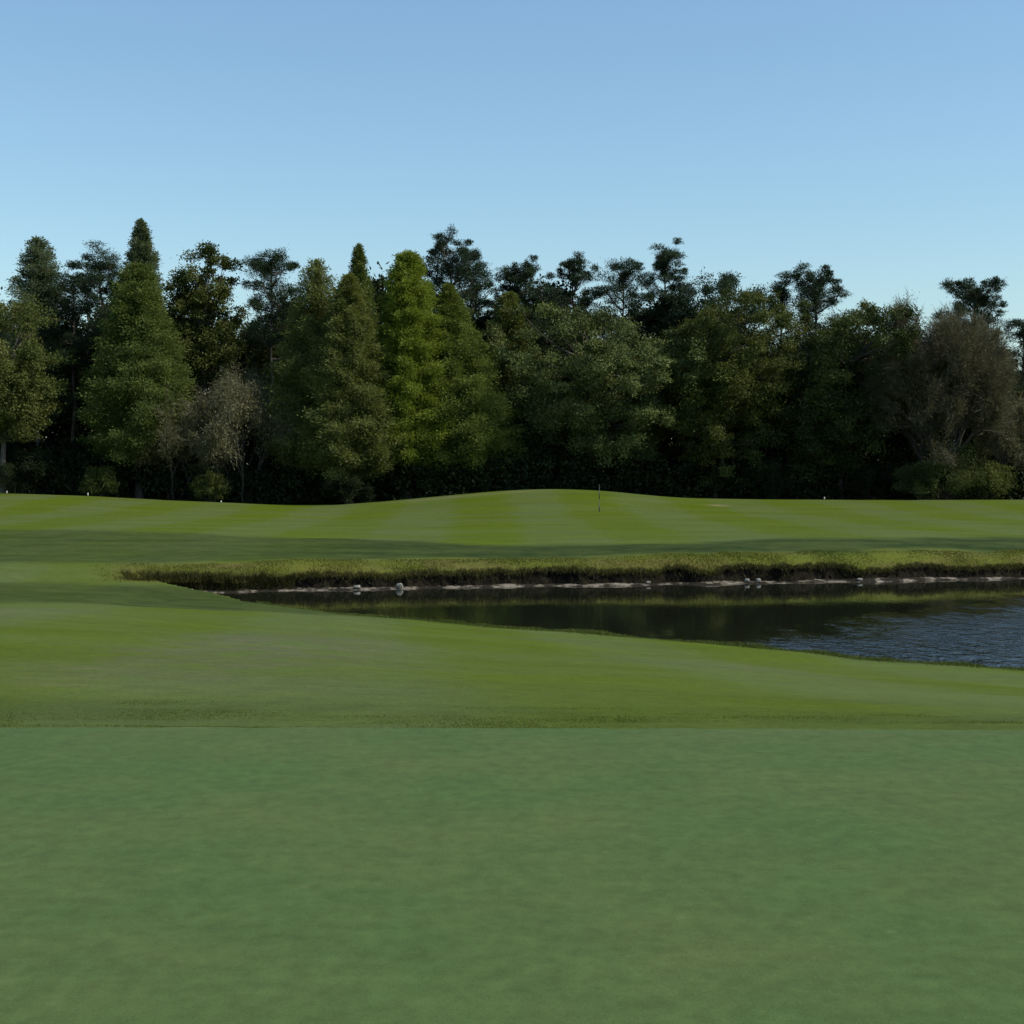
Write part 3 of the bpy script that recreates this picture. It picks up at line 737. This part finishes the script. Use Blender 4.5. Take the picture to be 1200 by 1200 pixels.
def build_trees():
    P, Cy, B, Tw, S = make_pine, make_cypress, make_broadleaf, make_twiggy, make_shrub
    # --- left third
    plant('broadleaf_tree', B, 2, 145, 352, 'leafy sunlit yellow-green tree cut by the left edge of the photo', width_px=135, mat=L_BUSH, bark=M_BARKG, ncl=170, base=.14, cl=(.9, 1.6), per=200)
    plant('cypress_tree', Cy, 47, 158, 281, 'tall wispy grey-green cypress behind the leafy tree at the left edge', width_px=105, mat=L_CYPL, bark=M_BARKG, dens=.62, base=.3, bulge=.55, thin_top=.3)
    plant('pine_tree', P, 120, 153, 296, 'dark pine with a narrow clumped top and bare dark trunk, left of the tallest spire', width_px=78, mat=L_PINE, bark=M_BARKP, start=.62, nlimb=24, flat_top=.2, cl=(.6, 1.0))
    plant('pine_tree', P, 88, 157, 322, 'dark pine top peeping out between the wispy grey-green cypress and the narrow clumped pine', width_px=64, mat=L_PINE, bark=M_BARKP, start=.55, nlimb=20, flat_top=.3)
    plant('cypress_tree', Cy, 167, 157, 258, 'tallest cypress, a pale blue-green spire above the left trees', width_px=105, mat=L_CYPL, bark=M_BARKG, dens=1.0, bulge=.72)
    plant('cypress_tree', Cy, 163, 148, 312, 'broad mid-green cypress in front of the pale tallest spire', width_px=128, mat=L_CYMD, bark=M_BARKD, dens=1.05, base=.17, bulge=.55)
    plant('sweetgum_tree', B, 238, 153, 287, 'slim loose-leaved tree with a pale trunk, right of the broad mid-green cypress', width_px=84, mat=L_GUM, bark=M_BARKG, ncl=170, base=.34, cl=(.75, 1.2), per=150, L=.40, lobes=4)
    plant('pine_tree', P, 318, 154, 300, 'flat-topped dark pine standing above the grey moss-hung tree', width_px=98, mat=L_PINE, bark=M_BARKG, start=.60, nlimb=24, flat_top=.75, cl=(.65, 1.05))
    plant('broadleaf_tree', B, 322, 158, 352, 'brownish leafy tree under the flat-topped dark pine', width_px=90, mat=L_GUM, bark=M_BARKG, ncl=80, base=.4, cl=(.7, 1.2), per=130)
    plant('mossy_tree', Tw, 284, 147, 442, 'low grey-brown tree draped in moss, in front of the flat-topped pine', width_px=112, mat=L_MOSS, bark=M_TWIG, moss=18000, base=.25, droop=.35, L=.26)
    plant('mossy_tree', Tw, 205, 147, 478, 'small dull brown twiggy tree at the foot of the broad mid-green cypress', width_px=90, mat=L_MOSS, bark=M_TWIG, moss=3500, base=.3, droop=.3, depth=4)
    # --- cypress row
    plant('cypress_tree', Cy, 372, 149, 306, 'wispy olive cypress with a thin top, leftmost of the row of cypresses', width_px=128, mat=L_CYOL, bark=M_BARKG, dens=1.0, base=.14, bulge=.6, thin_top=.7)
    plant('cypress_tree', Cy, 421, 155, 287, 'cypress with a dark pointed tip rising behind the olive cypresses', width_px=88, mat=L_CYMD, bark=M_BARKD, dens=.9, bulge=.8)
    plant('cypress_tree', Cy, 410, 146, 322, 'broad olive cypress, widest at the bottom, left of the brightest one', width_px=128, mat=L_CYOL, bark=M_BARKD, dens=1.05, base=.11, bulge=.72)
    plant('cypress_tree', Cy, 478, 148, 299, 'brightest yellow-green cypress, lit down its right side', width_px=112, mat=L_CYBR, bark=M_BARKD, dens=1.1, base=.14, bulge=.46)
    plant('cypress_tree', Cy, 544, 150.5, 333, 'pointed wide-based cypress right of the brightest one, beside the round oak', width_px=148, mat=L_CYYG, bark=M_BARKD, dens=1.15, base=.08, bulge=.85, lean=-1.6)
    plant('cypress_tree', Cy, 597, 157, 345, 'dim grey-olive cypress between the pointed wide-based cypress and the round oak', width_px=88, mat=L_CYOL, bark=M_BARKD, dens=.8, base=.3, bulge=.6)
    plant('pine_tree', P, 528, 160, 284, 'tall open pine with rounded clumps against the sky, behind the cypress row', width_px=112, mat=L_PINE, bark=M_BARKP, start=.62, nlimb=26, flat_top=.45, cl=(.55, .95), lean=.4)
    plant('pine_tree', P, 560, 164, 318, 'lower pine crown just right of the tall open pine', width_px=70, mat=L_PINE, bark=M_BARKP, start=.6, nlimb=18, flat_top=.5)
    plant('pine_tree', P, 598, 162, 312, 'small pointed pine top, left one of a close pair above the dim cypress', width_px=36, mat=L_PINE, bark=M_BARKP, start=.6, nlimb=18, flat_top=.1, cl=(.45, .8))
    plant('pine_tree', P, 617, 160, 304, 'small pointed pine top, right one of a close pair above the dim cypress', width_px=50, mat=L_PINE, bark=M_BARKP, start=.6, nlimb=22, flat_top=.1, cl=(.5, .9))
    # --- middle
    plant('pine_tree', P, 673, 162, 302, 'open pine with gaps of sky, behind the left part of the round oak', width_px=80, mat=L_PINE, bark=M_BARKP, start=.68, nlimb=17, flat_top=.55, cl=(.5, .85), gap=.15)
    plant('pine_tree', P, 640, 158, 345, 'dark low pine left above the round oak', width_px=90, mat=L_PINE, bark=M_BARKP, start=.45, nlimb=26, flat_top=.4, cl=(.65, 1.05))
    plant('pine_tree', P, 730, 161, 313, 'dense dark pine above the top of the round oak', width_px=88, mat=L_PINE, bark=M_BARKP, start=.5, nlimb=30, flat_top=.3, cl=(.65, 1.1))
    plant('pine_tree', P, 778, 163, 295, 'tallest pine of the middle, with a rounded top knot', width_px=78, mat=L_PINE, bark=M_BARKP, start=.62, nlimb=22, flat_top=.45, cl=(.5, .9))
    plant('dense_tree', B, 832, 160, 320, 'dense dark dome-shaped tree stepping down to the bright gap in the skyline', width_px=108, mat=L_PINE, bark=M_BARKP, ncl=190, base=.3, cl=(.8, 1.4), per=170, L=.34)
    plant('oak_tree', B, 703, 151, 360, 'big round dark oak with pale new growth on its top, behind the flagstick', width_px=196, mat=L_OAKP, bark=M_BARKD, ncl=400, base=.04, cl=(.9, 1.6), per=200, trunks=2, lobes=12, tpow=.9)
    plant('oak_tree', B, 842, 148, 346, 'tall brownish green oak right of the round oak', width_px=150, mat=L_GUM, bark=M_BARKD, ncl=290, base=.05, cl=(.8, 1.5), per=190, trunks=2, lobes=10, tpow=1.1)
    plant('oak_tree', B, 645, 153, 430, 'dark shaded oak filling the space left of the round oak', width_px=120, mat=L_OAK, bark=M_BARKD, ncl=150, base=.05, trunks=2)
    # --- right
    plant('pine_tree', P, 913, 162, 329, 'dense dark pine left of the tall twin-topped pine', width_px=56, mat=L_PINE, bark=M_BARKP, start=.6, nlimb=22, flat_top=.5, cl=(.65, 1.05))
    plant('pine_tree', P, 955, 160, 321, 'tall dark pine with ragged twin top on the right', width_px=96, mat=L_PINE, bark=M_BARKP, start=.58, nlimb=28, flat_top=.5, cl=(.6, 1.05))
    plant('broadleaf_tree', B, 905, 155, 385, 'mid-height grey-green tree under the dense dark pine on the right', width_px=95, mat=L_OAK, bark=M_BARKD, ncl=130, base=.1)
    plant('oak_tree', B, 985, 147, 362, 'broad dark oak with yellow-green sunlit top, left of the bare brown tree', width_px=150, mat=L_OAK, bark=M_BARKD, ncl=260, base=.04, cl=(.8, 1.6), per=195, trunks=2, lobes=10, asym=1.4, tpow=1.1)
    plant('broadleaf_tree', B, 1010, 153, 358, 'yellow-green leafy tree rising behind the broad dark oak', width_px=84, mat=L_BUSH, bark=M_BARKG, ncl=100, base=.35, cl=(.7, 1.2), per=150)
    plant('bare_tree', Tw, 1100, 145, 374, 'large nearly leafless brown tree with fine twigs', width_px=142, mat=L_BUD, bark=M_TWIG, moss=52000, base=.05, stems=9, depth=6, L=.20)
    plant('pine_tree', P, 1140, 157, 335, 'round-headed pine with sky showing through, behind the bare brown tree', width_px=104, mat=L_PINE, bark=M_BARKP, start=.66, nlimb=22, flat_top=.65, cl=(.5, .8), gap=.1)
    plant('broadleaf_tree', B, 1150, 156, 395, 'shaded green tree under the round-headed pine', width_px=90, mat=L_OAK, bark=M_BARKD, ncl=110, base=.2)
    plant('pine_tree', P, 1200, 155, 378, 'dark pine cut by the right edge of the photo', width_px=76, mat=L_PINE, bark=M_BARKP, start=.45, nlimb=26, flat_top=.5, cl=(.65, 1.05))
    plant('mossy_tree', Tw, 1188, 148, 470, 'low grey-brown twiggy tree at the right edge', width_px=80, mat=L_MOSS, bark=M_TWIG, moss=5000, base=.2, droop=.3)
    # --- shrubs at the foot of the wood
    G = 'shrubs at the foot of the trees'
    plant('shrub', S, 118, 145, 548, 'olive shrub under the broad mid-green cypress', 'shrub', G, 42, mat=L_GUM, bark=M_BARKD)
    plant('shrub', S, 248, 145, 555, 'olive shrub below the slim loose-leaved tree', 'shrub', G, 48, mat=L_GUM, bark=M_BARKD)
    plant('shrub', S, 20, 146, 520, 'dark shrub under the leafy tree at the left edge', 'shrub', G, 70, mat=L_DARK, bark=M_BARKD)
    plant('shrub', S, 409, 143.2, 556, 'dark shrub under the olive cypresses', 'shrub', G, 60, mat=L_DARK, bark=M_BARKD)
    plant('shrub', S, 1112, 142.5, 518, 'leafy green shrub under the bare brown tree', 'shrub', G, 84, mat=L_OAK, bark=M_BARKD)
    plant('shrub', S, 1155, 142.5, 538, 'olive green shrub right of the leafy shrub under the bare tree', 'shrub', G, 62, mat=L_GUM, bark=M_BARKD)
    plant('shrub', S, 1082, 142.5, 540, 'dark green shrub at the left foot of the bare brown tree', 'shrub', G, 66, mat=L_OAK, bark=M_BARKD)
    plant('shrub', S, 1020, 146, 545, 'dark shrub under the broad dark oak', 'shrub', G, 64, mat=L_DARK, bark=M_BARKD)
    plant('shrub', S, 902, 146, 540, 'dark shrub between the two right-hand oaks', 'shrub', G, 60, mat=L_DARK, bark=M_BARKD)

def build_woodland():
    # the dim wood behind the individual trees, one mass
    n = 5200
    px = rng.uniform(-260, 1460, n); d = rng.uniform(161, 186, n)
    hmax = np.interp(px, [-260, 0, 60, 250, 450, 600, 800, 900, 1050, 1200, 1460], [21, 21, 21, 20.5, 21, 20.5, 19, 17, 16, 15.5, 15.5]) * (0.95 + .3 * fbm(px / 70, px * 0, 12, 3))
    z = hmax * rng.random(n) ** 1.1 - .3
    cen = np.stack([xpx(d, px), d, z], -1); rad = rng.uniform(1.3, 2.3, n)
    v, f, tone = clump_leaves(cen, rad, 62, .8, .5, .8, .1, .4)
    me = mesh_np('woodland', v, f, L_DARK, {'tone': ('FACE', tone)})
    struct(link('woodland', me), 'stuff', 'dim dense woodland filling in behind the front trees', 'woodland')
    # low undergrowth between the trunks
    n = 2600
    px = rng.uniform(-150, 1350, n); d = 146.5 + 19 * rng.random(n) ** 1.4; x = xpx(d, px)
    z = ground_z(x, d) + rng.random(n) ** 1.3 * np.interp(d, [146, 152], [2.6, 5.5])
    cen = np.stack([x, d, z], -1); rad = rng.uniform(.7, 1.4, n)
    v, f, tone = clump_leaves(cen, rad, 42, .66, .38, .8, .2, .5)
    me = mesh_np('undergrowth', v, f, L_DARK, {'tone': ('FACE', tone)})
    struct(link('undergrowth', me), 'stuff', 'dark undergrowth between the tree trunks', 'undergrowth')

# ------------------------------------------------------------------ small things
def build_small():
    white = plain_mat('white paint', (0.36, 0.36, 0.31), .5, .06)
    black = plain_mat('black paint', (0.018, 0.020, 0.018), .5, .1)
    # flagstick: thin pole with dark bands standing in its hole
    d = 119.0; x = xpx(d, 702.3); z = float(ground_z(np.array([x]), np.array([d]))[0])
    e = thing('flagstick', 'thin banded flagstick standing on the far green', 'flagstick', (x, d, z))
    T = Tubes(); T.add([(0, 0, -.1), (0, 0, 1.0), (0, 0, 2.12), (0, 0, 2.15)], [.022, .020, .017, .004], 10); link('pole', T.mesh('pole', plain_mat('grey pole', (0.12, 0.125, 0.11), .5, .1)), e)
    for a, b in ((.0, .62), (1.02, 1.62)):
        T = Tubes(); T.add([(0, 0, a), (0, 0, a + .005), (0, 0, b - .005), (0, 0, b)], [.021, .038, .038, .019], 10); link('band', T.mesh('band', black), e)
    T = Tubes(); T.add([(0, 0, -.02), (0, 0, .006), (0, 0, .006), (0, 0, -.09)], [.062, .058, .053, .053], 16); link('cup', T.mesh('cup', white), e)
    # boundary stakes along the wood
    for px, dd, h, lab in ((8, 139.5, .26, 'small white stake at the far left, under the leafy edge tree'),
                           (103, 139.5, .32, 'small white stake left of the olive shrub under the cypress'),
                           (259, 139.5, .22, 'small pale stake beside the olive shrub below the slim tree'),
                           (966, 140.5, .26, 'small white stake before the dark oak on the right')):
        x = xpx(dd, px); z = float(ground_z(np.array([x]), np.array([dd]))[0])
        e = thing('boundary_stake', lab, 'stake', (x, dd, z), 'boundary stakes along the wood')
        T = Tubes(); T.add([(0, 0, -.2), (0, 0, h * .9), (.0, 0, h)], [.07, .065, .03], 4); link('post', T.mesh('post', white), e)
        T = Tubes(); T.add([(0, 0, -.05), (0, 0, h * .25), (0, 0, h * .27)], [.078, .075, .066], 4); link('foot_band', T.mesh('foot_band', black), e)
    # stones on the shore
    st = soil_mat('pale stone', (0.17, 0.155, 0.13), (0.34, 0.32, 0.28), 6.0)
    stones = ((468, .15, .11, 'large pale squarish stone standing on the far shore below the cypress row'),
              (222, .14, .07, 'pale stone at the left tip of the pond'),
              (418, .15, .07, 'low pale stone left of the large squarish stone'),
              (876, .11, .08, 'pale stone, left one of two close together on the far shore'),
              (889, .12, .09, 'pale stone, right one of two close together on the far shore'),
              (760, .10, .06, 'small stone on the far shore near the flagstick side'),
              (1008, .13, .06, 'flat pale stone on the far shore at the right'))
    for px, r, h, lab in stones:
        dd = float(shore_f(np.array([px]))[0]) + .22; x = xpx(dd, px)
        g = 10; th = np.linspace(0, np.pi, g); ph = np.arange(14) * 2 * np.pi / 14
        u = np.stack([np.sin(th)[:, None] * np.cos(ph), np.sin(th)[:, None] * np.sin(ph), np.cos(th)[:, None] + 0 * ph], -1).reshape(-1, 3)
        u = np.sign(u) * np.abs(u) ** .75
        u *= (1 + .35 * fbm(u[:, 0] * 1.5 + px, u[:, 1] * 1.5 + u[:, 2] * 2, int(px), 3))[:, None]
        V = u * np.array([r, r * .7, h]) + np.array([0, 0, h * .55])
        i = np.arange(g * 14).reshape(g, 14); j = np.roll(i, -1, 1)
        Fq = np.stack([i[:-1], i[1:], j[1:], j[:-1]], -1).reshape(-1, 4)
        o = link('stone', mesh_np('stone', V, Fq, st), None, (x, dd, WL + .08))
        o['label'] = lab; o['category'] = 'stone'; o['group'] = 'pale stones along the far shore'

# ------------------------------------------------------------------ light, sky, camera
SUN_AZ, SUN_EL = 103.0, 45.0       # azimuth clockwise from the view direction (+Y)
def build_light():
    wd = bpy.data.worlds.new('World'); scene.world = wd; wd.use_nodes = True
    nt = wd.node_tree; bg = nt.nodes['Background']
    sky = nt.nodes.new('ShaderNodeTexSky'); sky.sky_type = 'NISHITA'; sky.sun_disc = False
    sky.sun_elevation = R(SUN_EL); sky.sun_rotation = R(SUN_AZ)
    sky.air_density = 1.3; sky.dust_density = 0.5; sky.ozone_density = 5.0; sky.altitude = 0
    nt.links.new(mixc(nt, 1.0, sky.outputs[0], (0.98, 1.035, 1.0), 'MULTIPLY'), bg.inputs[0]); bg.inputs[1].default_value = 0.15
    s = bpy.data.lights.new('Sun', 'SUN'); s.energy = 4.4; s.angle = R(0.5); s.color = (1.0, 0.93, 0.80)
    o = bpy.data.objects.new('sun', s); COL.objects.link(o)
    dirv = Vector((math.sin(R(SUN_AZ)) * math.cos(R(SUN_EL)), math.cos(R(SUN_AZ)) * math.cos(R(SUN_EL)), math.sin(R(SUN_EL))))
    o.rotation_euler = dirv.to_track_quat('Z', 'Y').to_euler(); o.location = dirv * 200

def build_camera():
    c = bpy.data.cameras.new('Camera'); o = bpy.data.objects.new('camera', c); COL.objects.link(o)
    c.sensor_width = 36; c.lens = 36 * F / 1200; c.clip_end = 8000; c.clip_start = 0.1
    o.location = (0, 0, EYE); o.rotation_euler = (R(90) - math.atan((600 - HY) / F), 0, 0)
    scene.camera = o

GREENM = green_mat()
build_ground(); build_near_green(); build_water(); build_bank(); build_bank_grass()
build_small(); build_trees(); build_woodland(); build_light(); build_camera()
scene.view_settings.view_transform = 'Standard'; scene.view_settings.look = 'None'
scene.view_settings.exposure = 0.0; scene.view_settings.gamma = 1.0; scene.view_settings.use_curve_mapping = False
